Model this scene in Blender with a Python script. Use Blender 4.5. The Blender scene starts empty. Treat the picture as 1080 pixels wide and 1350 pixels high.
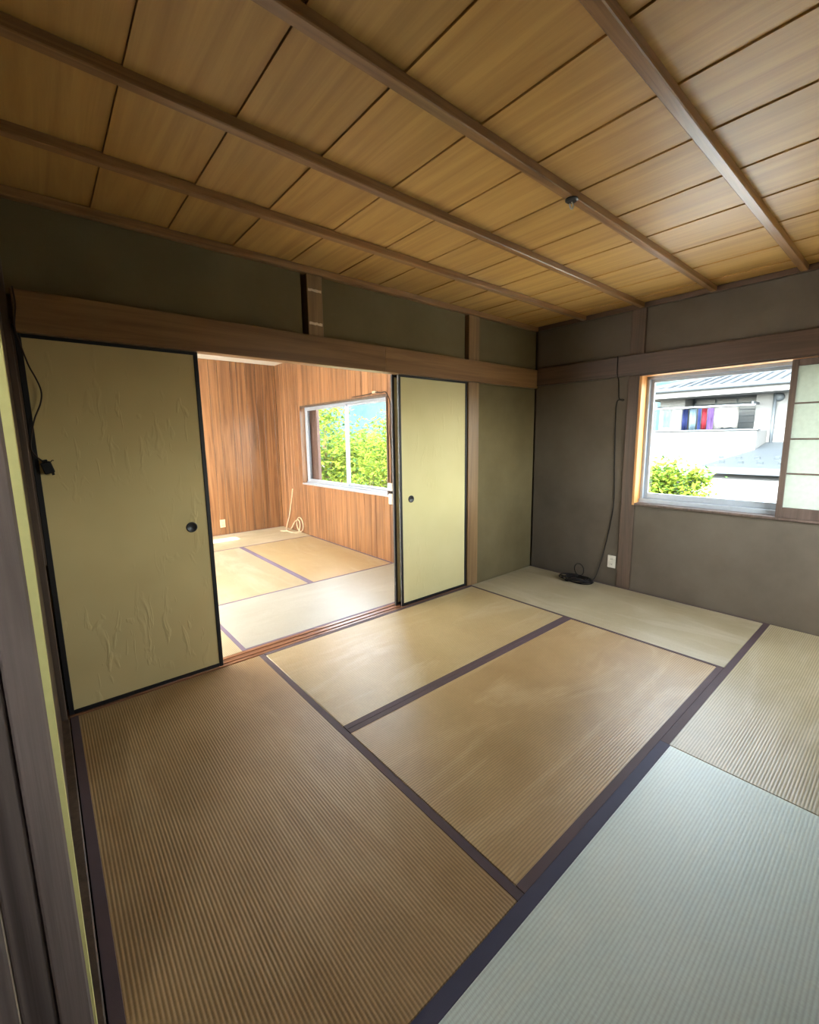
import bpy, bmesh, math, random
from mathutils import Vector, Matrix
random.seed(7)
SC = bpy.context.scene
COL = SC.collection

# ------------------------------------------------------------------ camera
cam_d = bpy.data.cameras.new('camera'); cam = bpy.data.objects.new('camera', cam_d); COL.objects.link(cam)
cam.location = (-3.7013, -2.5122, 1.2896)
cam.rotation_euler = (1.4169, 0.0126, -0.7067)
cam_d.sensor_width = 36.0; cam_d.lens = 576.08 * 36.0 / 1350.0
cam_d.shift_x = -4.4 / 1350.0; cam_d.shift_y = -7.15 / 1350.0
cam_d.clip_start = 0.02; cam_d.clip_end = 500
SC.camera = cam

# ------------------------------------------------------------------ world, sun, exposure
SUN_EL = math.radians(48.0)
w = bpy.data.worlds.new('world'); SC.world = w; w.use_nodes = True
nt = w.node_tree; bg = nt.nodes['Background']
sky = nt.nodes.new('ShaderNodeTexSky'); sky.sky_type = 'NISHITA'; sky.sun_disc = False
sky.sun_elevation = SUN_EL; sky.sun_rotation = math.radians(-90); sky.altitude = 300; sky.dust_density = 2.5; sky.air_density = 1.0
bw = nt.nodes.new('ShaderNodeRGBToBW'); nt.links.new(sky.outputs[0], bw.inputs[0])
tint = nt.nodes.new('ShaderNodeMix'); tint.data_type = 'RGBA'; tint.blend_type = 'MULTIPLY'; tint.inputs[0].default_value = 1.0; tint.inputs[7].default_value = (1, .96, .88, 1)
nt.links.new(bw.outputs[0], tint.inputs[6])
hz = nt.nodes.new('ShaderNodeMix'); hz.data_type = 'RGBA'; hz.inputs[0].default_value = .72      # thin bright cloud over the blue
nt.links.new(sky.outputs[0], hz.inputs[6]); nt.links.new(tint.outputs[2], hz.inputs[7])
nt.links.new(hz.outputs[2], bg.inputs[0]); bg.inputs[1].default_value = 7.5
sun_d = bpy.data.lights.new('sun', 'SUN'); sun_d.energy = 30.0; sun_d.angle = math.radians(0.6); sun_d.color = (1, .96, .9)
sun = bpy.data.objects.new('sun', sun_d); COL.objects.link(sun)
sun.rotation_euler = Vector((math.cos(SUN_EL), 0, -math.sin(SUN_EL))).to_track_quat('-Z', 'Y').to_euler()
sun.location = (-20, 0, 16)
def portal(name, loc, d, sx, sy):
    l = bpy.data.lights.new(name, 'AREA'); l.shape = 'RECTANGLE'; l.size = sx; l.size_y = sy
    l.cycles.is_portal = True
    o = bpy.data.objects.new(name, l); COL.objects.link(o); o.location = loc
    o.rotation_euler = Vector(d).to_track_quat('-Z', 'Y').to_euler()
# daylight guides at the real window openings (sampling only, they give no light of their own)
portal('daylight_opening', (.135, -1.9, 1.25), (-1, 0, 0), 1.9, 1.05)
portal('daylight_opening', (-1.18, -3.0, 1.3), (0, 1, 0), 1.25, 1.0)
portal('daylight_opening', (-.82, 2.05, 1.2), (-1, 0, 0), 2.05, 1.1)
portal('daylight_opening', (-3.63, 1.85, 1.05), (1, 0, 0), 3.3, 2.1)
SC.view_settings.view_transform = 'Standard'; SC.view_settings.look = 'None'
SC.view_settings.exposure = 0.06; SC.view_settings.gamma = 1.0; SC.view_settings.use_curve_mapping = False
SC.cycles.max_bounces = 10; SC.cycles.diffuse_bounces = 7; SC.cycles.transparent_max_bounces = 16
SC.cycles.sample_clamp_indirect = 6.0
SC.cycles.use_denoising = True

# ------------------------------------------------------------------ materials
def srgb(r, g, b):
    f = lambda c: (c/255)/12.92 if c/255 <= .04045 else ((c/255+.055)/1.055)**2.4
    return (f(r), f(g), f(b), 1)
class NT:
    def __init__(s, name):
        s.m = bpy.data.materials.new(name); s.m.use_nodes = True; s.t = s.m.node_tree
        s.b = s.t.nodes['Principled BSDF']; s.out = s.t.nodes['Material Output']
    def n(s, t, **k):
        x = s.t.nodes.new(t)
        for a, v in k.items(): setattr(x, a, v)
        return x
    def l(s, a, b): s.t.links.new(a, b)
    def math(s, op, a, b=None):
        x = s.n('ShaderNodeMath', operation=op)
        for i, v in enumerate((a, b)):
            if v is None: continue
            if isinstance(v, (int, float)): x.inputs[i].default_value = v
            else: s.l(v, x.inputs[i])
        return x.outputs[0]
    def coords(s, scale=(1, 1, 1), rnd=True):
        tc = s.n('ShaderNodeTexCoord'); mp = s.n('ShaderNodeMapping'); mp.inputs['Scale'].default_value = scale
        v = tc.outputs['Object']
        if rnd:
            oi = s.n('ShaderNodeObjectInfo'); ad = s.n('ShaderNodeVectorMath', operation='ADD')
            mu = s.n('ShaderNodeVectorMath', operation='SCALE'); mu.inputs[0].default_value = (7.3, 5.1, 9.7)
            s.l(oi.outputs['Random'], mu.inputs['Scale']); s.l(v, ad.inputs[0]); s.l(mu.outputs[0], ad.inputs[1]); v = ad.outputs[0]
        s.l(v, mp.inputs[0]); return mp.outputs[0]
    def noise(s, vec, scale, detail=4, rough=.55, dist=0):
        x = s.n('ShaderNodeTexNoise'); x.inputs['Scale'].default_value = scale; x.inputs['Detail'].default_value = detail
        x.inputs['Roughness'].default_value = rough; x.inputs['Distortion'].default_value = dist
        s.l(vec, x.inputs['Vector']); return x.outputs['Fac']
    def ramp(s, f, stops):
        x = s.n('ShaderNodeValToRGB'); e = x.color_ramp.elements
        while len(e) < len(stops): e.new(.5)
        for i, (p, c) in enumerate(stops): e[i].position = p; e[i].color = c
        s.l(f, x.inputs[0]); return x.outputs[0]
    def mix(s, f, a, b, mode='MIX'):
        x = s.n('ShaderNodeMix', data_type='RGBA', blend_type=mode)
        for sock, v in ((x.inputs[0], f), (x.inputs[6], a), (x.inputs[7], b)):
            if isinstance(v, (int, float, tuple)): sock.default_value = v
            else: s.l(v, sock)
        return x.outputs[2]
    def bump(s, h, strength=.3, dist=.01):
        x = s.n('ShaderNodeBump'); x.inputs['Strength'].default_value = strength; x.inputs['Distance'].default_value = dist
        s.l(h, x.inputs['Height']); s.l(x.outputs[0], s.b.inputs['Normal'])
    def set(s, col=None, rough=.6, spec=.5, metal=0):
        if col is not None:
            if isinstance(col, tuple): s.b.inputs['Base Color'].default_value = col
            else: s.l(col, s.b.inputs['Base Color'])
        if isinstance(rough, (int, float)): s.b.inputs['Roughness'].default_value = rough
        else: s.l(rough, s.b.inputs['Roughness'])
        s.b.inputs['Specular IOR Level'].default_value = spec; s.b.inputs['Metallic'].default_value = metal
        return s.m
M = {}
def wood(name, light, dark, axis, rough=.5, grain=1.0, spec=.5, bumps=.15, vary=.25, fine=1.0):
    t = NT(name); sc = [26*grain]*3; sc['xyz'.index(axis)] = 1.1*grain
    v = t.coords(tuple(sc)); a = t.noise(v, 1.0, 5, .6, 1.2)
    sc2 = [190*fine]*3; sc2['xyz'.index(axis)] = 5
    b = t.noise(t.coords(tuple(sc2)), 1.0, 2, .5)
    c = t.ramp(a, [(.3, dark), (.62, light)])
    c = t.mix(t.math('MULTIPLY', t.math('SUBTRACT', b, .35), .35), c, dark)
    oi = t.n('ShaderNodeObjectInfo'); hv = t.n('ShaderNodeHueSaturation')
    t.l(t.math('ADD', t.math('MULTIPLY', oi.outputs['Random'], vary), 1-vary/2), hv.inputs['Value']); t.l(c, hv.inputs['Color'])
    t.bump(b, bumps, .002); M[name] = t.set(hv.outputs[0], rough, spec)
def plain(name, col, rough=.6, spec=.5, metal=0, nz=.12, scale=30):
    t = NT(name); f = t.noise(t.coords(), scale, 4)
    d = tuple(c*(1-nz*2) for c in col[:3])+(1,)
    t.bump(f, .08, .003); M[name] = t.set(t.ramp(f, [(.25, d), (.7, col)]), rough, spec, metal)

wood('ceil_wood', srgb(196, 155, 88), srgb(166, 125, 66), 'y', .45, .5, .5, .12, .2)
wood('batten_x', srgb(160, 120, 78), srgb(114, 82, 52), 'x', .34, 1, .5)
wood('beam_x', srgb(136, 103, 66), srgb(108, 77, 47), 'x', .34, .8, .5)
wood('beam_y', srgb(88, 68, 54), srgb(64, 48, 38), 'y', .45, .8, .5)
wood('post_z', srgb(140, 111, 74), srgb(108, 81, 52), 'z', .4, .8, .5)
wood('post_dark_z', srgb(92, 74, 60), srgb(66, 52, 42), 'z', .5, .8, .4)
wood('sill_x', srgb(150, 104, 74), srgb(100, 64, 44), 'x', .28, 1, .5)
wood('frame_fresh', srgb(214, 158, 92), srgb(170, 112, 58), 'z', .45, 1, .4)
wood('shoji_wood', srgb(98, 82, 74), srgb(74, 60, 52), 'z', .5, 1, .4)
wood('panel_wood', srgb(142, 102, 68), srgb(86, 56, 35), 'z', .28, .55, .5, .1, .3)
wood('weathered', srgb(136, 120, 110), srgb(80, 68, 62), 'z', .75, .35, .3, .6, .1)
plain('pale_strip', srgb(222, 214, 140), .6, .4, 0, .04)
plain('lacquer', srgb(24, 20, 20), .5, .4)
plain('black_metal', srgb(34, 32, 34), .4, .5)
plain('black_rubber', srgb(24, 20, 20), .6, .3)
plain('cable_brown', srgb(52, 38, 30), .6, .3)
plain('dark_core', srgb(40, 32, 26), .9, .2)
plain('white_plastic', srgb(232, 228, 216), .4)
plain('beige_plastic', srgb(226, 208, 172), .4)
plain('cream_cable', srgb(226, 206, 176), .5)
plain('tape', srgb(226, 206, 178), .7)
plain('aluminium', srgb(176, 184, 194), .35, .5, .25, .05)
plain('bounce_metal', srgb(226, 226, 222), .5, .5, 0, .05)
plain('subfloor', srgb(60, 46, 38), .9)
plain('white_ceiling', srgb(226, 222, 212), .8, .3, 0, .03)
plain('house_white', srgb(92, 93, 94), .8, .3, 0, .03, 3)
plain('house_trim', srgb(60, 66, 72), .6, .3, 0, .04)
plain('roof_grey', srgb(35, 41, 47), .6, .3, 0, .1, 6)
plain('house_dark', srgb(24, 34, 40), .4, .5, 0, .1, 5)
plain('shutter_brown', srgb(110, 80, 72), .6)
plain('cloth_navy', srgb(24, 34, 74), .9, .2); plain('cloth_red', srgb(120, 34, 46), .9, .2)
plain('cloth_pale', srgb(96, 116, 130), .9, .2); plain('cloth_white', srgb(160, 160, 160), .9, .2)
plain('cloth_purple', srgb(60, 44, 80), .9, .2); plain('cloth_teal', srgb(70, 96, 104), .9, .2)
plain('bark', srgb(96, 78, 60), .9, .2, 0, .2, 12)
plain('earth', srgb(84, 80, 70), .95, .2, 0, .15, 2)
plain('hill_hazed', srgb(36, 56, 62), .95, .1, 0, .25, .35)  # forest green shifted to blue, distance haze put into the colour

t = NT('plaster'); a = t.noise(t.coords((1, 1, 1)), 2.2, 5, .6); b = t.noise(t.coords((1, 1, 1), False), 260, 2)
c = t.ramp(a, [(.25, srgb(98, 87, 60)), (.75, srgb(116, 104, 75))])
t.bump(b, .35, .002); M['plaster'] = t.set(c, .95, .15)
t = NT('plaster_grey'); a = t.noise(t.coords((1, 1, 1)), 2.0, 5, .6); b = t.noise(t.coords((1, 1, 1), False), 260, 2)
c = t.ramp(a, [(.25, srgb(86, 78, 68)), (.75, srgb(104, 96, 85))])
t.bump(b, .35, .002); M['plaster_grey'] = t.set(c, .95, .15)

# sliding-door paper: off-white, a little yellowed, with short upright wrinkles
for pname, pa, pb in (('door_paper', srgb(206, 194, 142), srgb(219, 208, 160)), ('door_paper_aged_dim', srgb(186, 164, 112), srgb(202, 182, 130))):  # second tone: older paper, darkened to stand in for weaker light
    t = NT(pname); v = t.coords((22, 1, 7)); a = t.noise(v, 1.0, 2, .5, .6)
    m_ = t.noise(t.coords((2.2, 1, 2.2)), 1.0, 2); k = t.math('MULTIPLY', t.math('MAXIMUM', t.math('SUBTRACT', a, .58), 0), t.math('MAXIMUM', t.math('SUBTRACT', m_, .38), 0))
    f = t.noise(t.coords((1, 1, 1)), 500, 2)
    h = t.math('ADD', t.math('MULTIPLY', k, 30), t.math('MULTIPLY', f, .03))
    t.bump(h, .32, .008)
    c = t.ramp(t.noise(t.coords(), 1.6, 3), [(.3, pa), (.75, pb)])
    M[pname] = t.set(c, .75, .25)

def tatami(name, across, light, dark, rough, worn, rowdepth=.38):
    """woven rush: ridges run along the mat, 10 mm apart; `across` is the axis they repeat over"""
    t = NT(name); tc = t.n('ShaderNodeTexCoord'); sp = t.n('ShaderNodeSeparateXYZ'); t.l(tc.outputs['Object'], sp.inputs[0])
    ca, cl = (sp.outputs[0], sp.outputs[1]) if across == 'x' else (sp.outputs[1], sp.outputs[0])
    rib = t.math('ADD', t.math('MULTIPLY', t.math('SINE', t.math('MULTIPLY', ca, 2*math.pi/.0102)), .5), .5)
    rush = t.math('ADD', t.math('MULTIPLY', t.math('SINE', t.math('MULTIPLY', cl, 2*math.pi/.0045)), .5), .5)
    sc = (60, 300, 1) if across == 'y' else (300, 60, 1)
    st = t.noise(t.coords((sc[1], sc[0], 1)), 1.0, 2)
    blot = t.noise(t.coords((1, 1, 1)), 2.6, 5, .6)
    wr = t.noise(t.coords((1.2, 5, 1) if across == 'y' else (5, 1.2, 1)), 1.0, 6, .65, .8)
    base = t.ramp(blot, [(.3, dark), (.72, light)])
    base = t.mix(t.math('MULTIPLY', t.math('MAXIMUM', t.math('SUBTRACT', wr, .5), 0), 3.2), base, worn)
    shade = t.math('ADD', t.math('MULTIPLY', t.math('POWER', rib, .6), rowdepth), 1-rowdepth)
    shade = t.math('MULTIPLY', shade, t.math('ADD', t.math('MULTIPLY', st, .35), .82))
    hv = t.n('ShaderNodeHueSaturation'); t.l(shade, hv.inputs['Value']); t.l(base, hv.inputs['Color'])
    h = t.math('ADD', rib, t.math('MULTIPLY', rush, .25)); t.bump(h, .30 if rowdepth > .3 else .14, .0018)
    rg = t.math('ADD', t.math('MULTIPLY', blot, .18), rough-.09)
    M[name] = t.set(hv.outputs[0], rg, .85)
for ax in 'xy':
    tatami('rush_tan_'+ax, ax, srgb(190, 160, 114), srgb(166, 136, 92), .38, srgb(206, 182, 140))
    tatami('rush_pale_'+ax, ax, srgb(198, 186, 154), srgb(174, 160, 126), .36, srgb(216, 206, 184))
    tatami('rush_brown_'+ax, ax, srgb(172, 140, 96), srgb(148, 116, 74), .40, srgb(184, 156, 114))
    tatami('rush_straw_'+ax, ax, srgb(196, 174, 130), srgb(178, 152, 108), .36, srgb(206, 190, 156))
    tatami('rush_sheen_'+ax, ax, srgb(190, 190, 178), srgb(176, 174, 160), .34, srgb(200, 200, 190))  # whitened base colour imitates the sky's sheen on this mat
    tatami('rush_green_'+ax, ax, srgb(222, 236, 230), srgb(210, 226, 220), .42, srgb(226, 234, 222), .2)
def heri(name, col):
    t = NT(name); a = t.noise(t.coords((1, 1, 1)), 700, 2); b = t.noise(t.coords(), 8, 3)
    c = t.mix(b, col, tuple(x*1.5 for x in col[:3])+(1,)); t.bump(a, .3, .001); M[name] = t.set(c, .6, .35)
heri('heri_brown', srgb(74, 60, 64)); heri('heri_navy', srgb(58, 58, 78)); heri('heri_violet', srgb(100, 88, 106))

def glass(name):
    t = NT(name); t.t.nodes.remove(t.b)
    tr = t.n('ShaderNodeBsdfTransparent'); gl = t.n('ShaderNodeBsdfGlossy'); gl.inputs['Roughness'].default_value = .02
    tr.inputs[0].default_value = (.93, .96, .95, 1)
    lw = t.n('ShaderNodeLayerWeight'); lw.inputs[0].default_value = .5; fr = t.math('ADD', t.math('MULTIPLY', t.math('POWER', lw.outputs['Facing'], 5.0), .9), .03); mx = t.n('ShaderNodeMixShader')
    t.l(fr, mx.inputs[0]); t.l(tr.outputs[0], mx.inputs[1]); t.l(gl.outputs[0], mx.inputs[2]); t.l(mx.outputs[0], t.out.inputs[0])
    M[name] = t.m
glass('glass')
def translucent(name, col, fac, nscale=40):
    t = NT(name); t.t.nodes.remove(t.b); f = t.noise(t.coords(), nscale, 4)
    c = t.ramp(f, [(.3, tuple(x*.9 for x in col[:3])+(1,)), (.7, col)])
    d = t.n('ShaderNodeBsdfDiffuse'); r = t.n('ShaderNodeBsdfTranslucent'); mx = t.n('ShaderNodeMixShader'); mx.inputs[0].default_value = fac
    t.l(c, d.inputs[0]); t.l(c, r.inputs[0]); t.l(d.outputs[0], mx.inputs[1]); t.l(r.outputs[0], mx.inputs[2]); t.l(mx.outputs[0], t.out.inputs[0])
    M[name] = t.m
translucent('frosted', (.95, .95, .94, 1), .92)
translucent('shoji_paper', srgb(200, 208, 198), .29)
translucent('leaf_light', srgb(112, 128, 46), .5, 3); translucent('leaf_mid', srgb(80, 104, 40), .45, 3); translucent('leaf_dark', srgb(56, 82, 44), .4, 3)

# ------------------------------------------------------------------ building helpers
def tag(o, label=None, cat=None, group=None, kind=None):
    if label: o['label'] = label
    if cat: o['category'] = cat
    if group: o['group'] = group
    if kind: o['kind'] = kind
    return o
def wloc(o):
    v = Vector((0, 0, 0))
    while o: v += o.location; o = o.parent
    return v
def empty(name, loc=(0, 0, 0)):
    o = bpy.data.objects.new(name, None); o.empty_display_size = .1; COL.objects.link(o); o.location = loc; return o
def obj(name, bm, mat, parent=None, loc=None, smooth=False):
    """bm in world coordinates; becomes ONE mesh object under parent, with origin at loc (world)"""
    me = bpy.data.meshes.new(name)
    pl = wloc(parent) if parent else Vector((0, 0, 0))
    L = Vector(loc) if loc is not None else pl
    bmesh.ops.translate(bm, verts=bm.verts, vec=-L)
    bmesh.ops.recalc_face_normals(bm, faces=bm.faces)
    if smooth:
        for f in bm.faces: f.smooth = True
    bm.to_mesh(me); bm.free()
    for m in (mat if isinstance(mat, (list, tuple)) else [mat]): me.materials.append(M[m])
    o = bpy.data.objects.new(name, me); COL.objects.link(o); o.location = L - pl; o.parent = parent
    return o
def addbox(bm, x0, x1, y0, y1, z0, z1, bev=0.0, mi=0):
    x0, x1 = min(x0, x1), max(x0, x1); y0, y1 = min(y0, y1), max(y0, y1); z0, z1 = min(z0, z1), max(z0, z1)
    r = bmesh.ops.create_cube(bm, size=1.0); vs = r['verts']
    bmesh.ops.scale(bm, vec=(x1-x0, y1-y0, z1-z0), verts=vs); bmesh.ops.translate(bm, vec=((x0+x1)/2, (y0+y1)/2, (z0+z1)/2), verts=vs)
    fs = list({f for v in vs for f in v.link_faces})
    for f in fs: f.material_index = mi
    if bev:
        es = list({e for v in vs for e in v.link_edges}); bmesh.ops.bevel(bm, geom=es, offset=bev, segments=1, affect='EDGES')
    return bm
def box(name, ext, mat, parent=None, bev=.002):
    bm = bmesh.new(); addbox(bm, *ext, bev=bev)
    c = ((ext[0]+ext[1])/2, (ext[2]+ext[3])/2, (ext[4]+ext[5])/2)
    return obj(name, bm, mat, parent, c)
_cache = {}
def piece(name, ext, mat, parent, bev=.002):
    """box part sharing mesh data with alike pieces"""
    size = tuple(round(abs(ext[i+1]-ext[i]), 4) for i in (0, 2, 4)); key = (name, size, mat, bev)
    c = Vector(((ext[0]+ext[1])/2, (ext[2]+ext[3])/2, (ext[4]+ext[5])/2))
    if key not in _cache:
        o = box(name, ext, mat, parent, bev); _cache[key] = o.data; return o
    o = bpy.data.objects.new(name, _cache[key]); COL.objects.link(o); o.parent = parent
    o.location = c - (wloc(parent) if parent else Vector((0, 0, 0))); return o
def struct(name, ext, mat, label, cat, bev=.003):
    return tag(box(name, ext, mat, None, bev), label, cat, None, 'structure')
def prism(bm, pts, d):
    """polygon pts (3D) extruded by vector d"""
    a = [bm.verts.new(p) for p in pts]; b = [bm.verts.new(Vector(p)+Vector(d)) for p in pts]
    n = len(pts); bm.faces.new(a); bm.faces.new(b[::-1])
    for i in range(n): bm.faces.new((a[i], b[i], b[(i+1) % n], a[(i+1) % n]))
    return bm
def spline(pts, n=8):
    P = [Vector(p) for p in pts]; P = [P[0]*2-P[1]] + P + [P[-1]*2-P[-2]]; out = []
    for i in range(1, len(P)-2):
        for k in range(n):
            u = k/n; a, b, c, d = P[i-1:i+3]
            out.append(.5*((2*b)+(c-a)*u+(2*a-5*b+4*c-d)*u*u+(3*b-a-3*c+d)*u**3))
    out.append(P[-2]); return out
def tube(bm, pts, r, seg=8):
    rad = r if isinstance(r, (list, tuple)) else [r]*len(pts); rings = []; up = Vector((.13, .21, 1)).normalized(); pn = None
    for i, p in enumerate(pts):
        p = Vector(p); t_ = (Vector(pts[min(i+1, len(pts)-1)])-Vector(pts[max(i-1, 0)])).normalized()
        n_ = (pn if pn else up); n_ = n_ - t_*n_.dot(t_)
        if n_.length < 1e-4: n_ = Vector((1, 0, 0)) - t_*t_.x
        n_.normalize(); pn = n_; b_ = t_.cross(n_)
        rings.append([bm.verts.new(p+(n_*math.cos(2*math.pi*k/seg)+b_*math.sin(2*math.pi*k/seg))*rad[i]) for k in range(seg)])
    for a, b in zip(rings, rings[1:]):
        for k in range(seg): bm.faces.new((a[k], a[(k+1) % seg], b[(k+1) % seg], b[k]))
    bm.faces.new(rings[0][::-1]); bm.faces.new(rings[-1]); return bm
def lathe(bm, prof, origin, axis, seg=24):
    """prof: (radius, height along axis)"""
    ax = Vector(axis).normalized(); u = ax.orthogonal().normalized(); v = ax.cross(u); rings = []
    for r, h in prof:
        if r < 1e-6: rings.append([bm.verts.new(Vector(origin)+ax*h)])
        else: rings.append([bm.verts.new(Vector(origin)+ax*h+(u*math.cos(2*math.pi*k/seg)+v*math.sin(2*math.pi*k/seg))*r) for k in range(seg)])
    for a, b in zip(rings, rings[1:]):
        for k in range(seg):
            k2 = (k+1) % seg
            if len(a) == 1: bm.faces.new((a[0], b[k], b[k2]))
            elif len(b) == 1: bm.faces.new((a[k], a[k2], b[0]))
            else: bm.faces.new((a[k], a[k2], b[k2], b[k]))
    return bm

XL, YF, H = -3.72, -2.87, 2.304         # main room: left wall face, wall behind the camera, ceiling height
X2 = -.97; Y2 = 3.75; H2 = 2.355         # second room: right wall, far wall, ceiling

# ------------------------------------------------------------------ shell: floor, ceiling
struct('floor', (-5.0, .15, -3.0, .0, -.18, -.056), 'subfloor', 'dark timber subfloor under the tatami mats of the main room', 'floor')
struct('floor', (-3.9, -.85, .115, 3.9, -.18, -.056), 'subfloor', 'dark timber subfloor under the mats of the panelled room', 'floor')
ce = empty('ceiling', (-1.85, -1.43, H)); tag(ce, 'brown cedar board ceiling crossed by thin timber battens', 'ceiling', None, 'structure')
joints = [-3.80, -3.41, -3.105, -2.80, -2.475, -2.155, -1.85, -1.51, -1.18, -.84, -.5, -.18, .1]
for a, b in zip(joints, joints[1:]):
    bm = bmesh.new(); addbox(bm, a+.0009, b-.0009, YF-.05, .05, H, H+.014, bev=.0008)
    for v in bm.verts: v.co.z += (v.co.x-a)/(b-a)*.005
    obj('ceiling_board', bm, 'ceil_wood', ce, ((a+b)/2, (YF)/2, H+.007))
for y in (-.475, -.95, -1.425, -1.9, -2.375):
    bm = bmesh.new(); addbox(bm, XL-.05, .03, y-.019, y+.019, H-.032, H+.004, bev=.003)
    obj('batten', bm, 'batten_x', ce, (-1.85, y, H-.016))
box('roof_deck', (-5.0, .25, -3.1, .13, H+.03, H+.12), 'dark_core', ce)

# ------------------------------------------------------------------ wall with the sliding doors (back of the main room)
wb = empty('wall_back', (-1.85, .06, 0)); tag(wb, 'olive plaster wall above and beside the sliding-door opening', 'wall', None, 'structure')
box('plaster_panel', (-3.74, -2.402, .02, .08, 1.90, 2.31), 'plaster', wb)
box('plaster_panel', (-2.27, -.972, .02, .08, 1.90, 2.31), 'plaster', wb)
box('plaster_panel', (-.815, .02, .02, .08, 1.74, 2.31), 'plaster', wb)
box('plaster_panel', (-.815, .02, .02, .08, -.056, 1.74), 'plaster', wb)
box('wall_core', (-3.9, .13, .08, .115, 1.76, 2.45), 'dark_core', wb, 0)
box('wall_core', (-.95, .13, .08, .115, -.18, 1.76), 'dark_core', wb, 0)
# timber frame of that wall
l1 = empty('trim_1', (-1.85, -.01, 1.755)); tag(l1, 'long brown timber rail over the sliding doors, jointed near mid-length', 'rail', None, 'structure')
box('rail_board', (XL+.005, -1.817, -.028, .05, 1.747, 1.915), 'beam_x', l1)
box('rail_board', (-1.815, -.004, -.026, .05, 1.747, 1.916), 'beam_x', l1)
k1 = empty('trim_2', (-2.3, .06, 1.73)); tag(k1, 'grooved timber track along the top of the sliding-door opening', 'door track', None, 'structure')
for a, b in ((.0, .010), (.037, .058), (.085, .115)): box('track_rail', (XL, -.945, a, b, 1.774, 1.800), 'beam_x', k1, .001)
box('track_bed', (XL, -.945, .0, .115, 1.785, 1.81), 'beam_x', k1, 0)
box('rail_board', (-3.8, -.95, .05, .118, 1.790, 1.915), 'beam_x', k1)
struct('trim_3', (-2.372, -2.27, 0.0, .09, 1.913, 2.29), 'post_z', 'short brown timber strut in plaster above the doorway', 'post')
p4 = struct('trim_4', (-.945, -.815, 0.0, .118, -.056, 2.29), 'post_z', 'full-height brown post at the jamb of the narrow pale sliding door', 'post')
t5 = struct('trim_5', (-3.83, -3.729, -.01, .118, -.056, 2.29), 'post_dark_z', 'dark corner post beside the wide wrinkled sliding door', 'post')
box('door_stop', (-3.7295, -3.7225, .0, .06, .75, 1.78), 'post_dark_z', t5, 0)
struct('trim_6', (XL-.02, .0, -.018, .05, 2.268, 2.306), 'batten_x', 'thin cornice strip under the ceiling over the sliding doors', 'cornice')
# sill track
s1 = empty('trim_7', (-2.3, .06, -.03)); tag(s1, 'reddish timber floor track between the two rooms', 'door track', None, 'structure')
box('track_bed', (-3.8, -.945, .001, .114, -.056, -.003), 'sill_x', s1, 0)
for a, b in ((.001, .011), (.037, .058), (.085, .114)): box('track_rail', (XL, -.945, a, b, -.004, .002), 'sill_x', s1, .0008)

# sliding doors
def sliding_door(name, x0, x1, yf, pull_x, label, paper='door_paper'):
    e = empty(name, ((x0+x1)/2, yf, .003)); tag(e, label, 'sliding door', None, 'structure')
    z0, z1, th, fw = .003, 1.772, .02, .021
    def fr(n, xa, xb, za, zb):
        bm = bmesh.new(); addbox(bm, xa, xb, yf, yf+th, za, zb, bev=.002); return obj(n, bm, 'lacquer', e)
    fr('stile', x0, x0+fw, z0, z1); fr('stile', x1-fw, x1, z0, z1)
    fr('rail', x0+fw, x1-fw, z1-.040, z1); fr('rail', x0+fw, x1-fw, z0, z0+fw)
    bm = bmesh.new(); addbox(bm, x0+fw-.002, x1-fw+.002, yf+.004, yf+th-.003, z0+fw-.002, z1-.038); obj('paper_panel', bm, paper, e)
    if pull_x is not None:
        bm = bmesh.new(); lathe(bm, [(0, .0012), (.019, .0012), (.0215, .0035), (.0265, .0045), (.028, .0025), (.028, -.006)], (pull_x, yf+.004, .835), (0, -1, 0), 28)
        h = obj('pull', bm, 'black_metal', e, smooth=True); h['label'] = 'round black recessed finger pull'
    return e
sliding_door('door_1', -3.722, -3.012, .013, -3.113, 'wide wrinkled cream paper sliding door with black frame', 'door_paper_aged_dim')
sliding_door('door_2', -1.675, -.948, .013, -1.567, 'smooth pale sliding door standing against the brown post')
sliding_door('door_3', -1.697, -.965, .061, None, 'sliding door stacked behind the smooth pale one, only its edge showing')

# ------------------------------------------------------------------ window wall (right of the main room)
wr = empty('wall_right', (.06, -1.43, 0)); tag(wr, 'dark grey-brown plaster wall around the window with the paper screen', 'wall', None, 'structure')
WY0, WY1, WZ0, WZ1 = -.985, -2.82, .745, 1.755
for e in ((.014, .075, .0, -.875, -.056, 1.78), (.014, .075, .0, -.875, 1.90, 2.31), (.014, .075, -.98, YF-.03, 1.90, 2.31), (.014, .075, -.98, YF-.03, -.056, WZ0-.018)):
    box('plaster_panel', e, 'plaster_grey', wr)
box('plaster_panel', (.014, .075, WY1-.02, YF-.03, WZ0-.02, 1.90), 'plaster_grey', wr)
for e in ((.075, .115, .12, WY0+.02, -.18, 2.45), (.075, .115, WY1-.02, YF-.1, -.18, 2.45), (.075, .115, WY0+.02, WY1-.02, -.18, WZ0-.018), (.075, .115, WY0+.02, WY1-.02, WZ1+.018, 2.45)):
    box('wall_core', e, 'plaster_grey', wr, 0)
struct('trim_8', (-.002, .08, -.872, -.982, -.056, 2.29), 'post_dark_z', 'dark timber post between the plaster corner and the window', 'post')
struct('trim_9', (-.026, .02, -.03, YF, 1.768, 1.925), 'beam_y', 'dark timber rail running above the window', 'rail')
struct('trim_10', (-.016, .05, -.02, YF, 2.268, 2.306), 'beam_y', 'thin dark cornice strip under the ceiling above the window', 'cornice')
w1 = empty('window_1', (.05, -1.9, WZ0)); tag(w1, 'aluminium sliding window in a timber lining, looking onto the white house', 'window', None, 'structure')
box('jamb_lining', (-.014, .10, WY0, WY0+.02, WZ0-.018, WZ1+.018), 'frame_fresh', w1)
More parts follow.
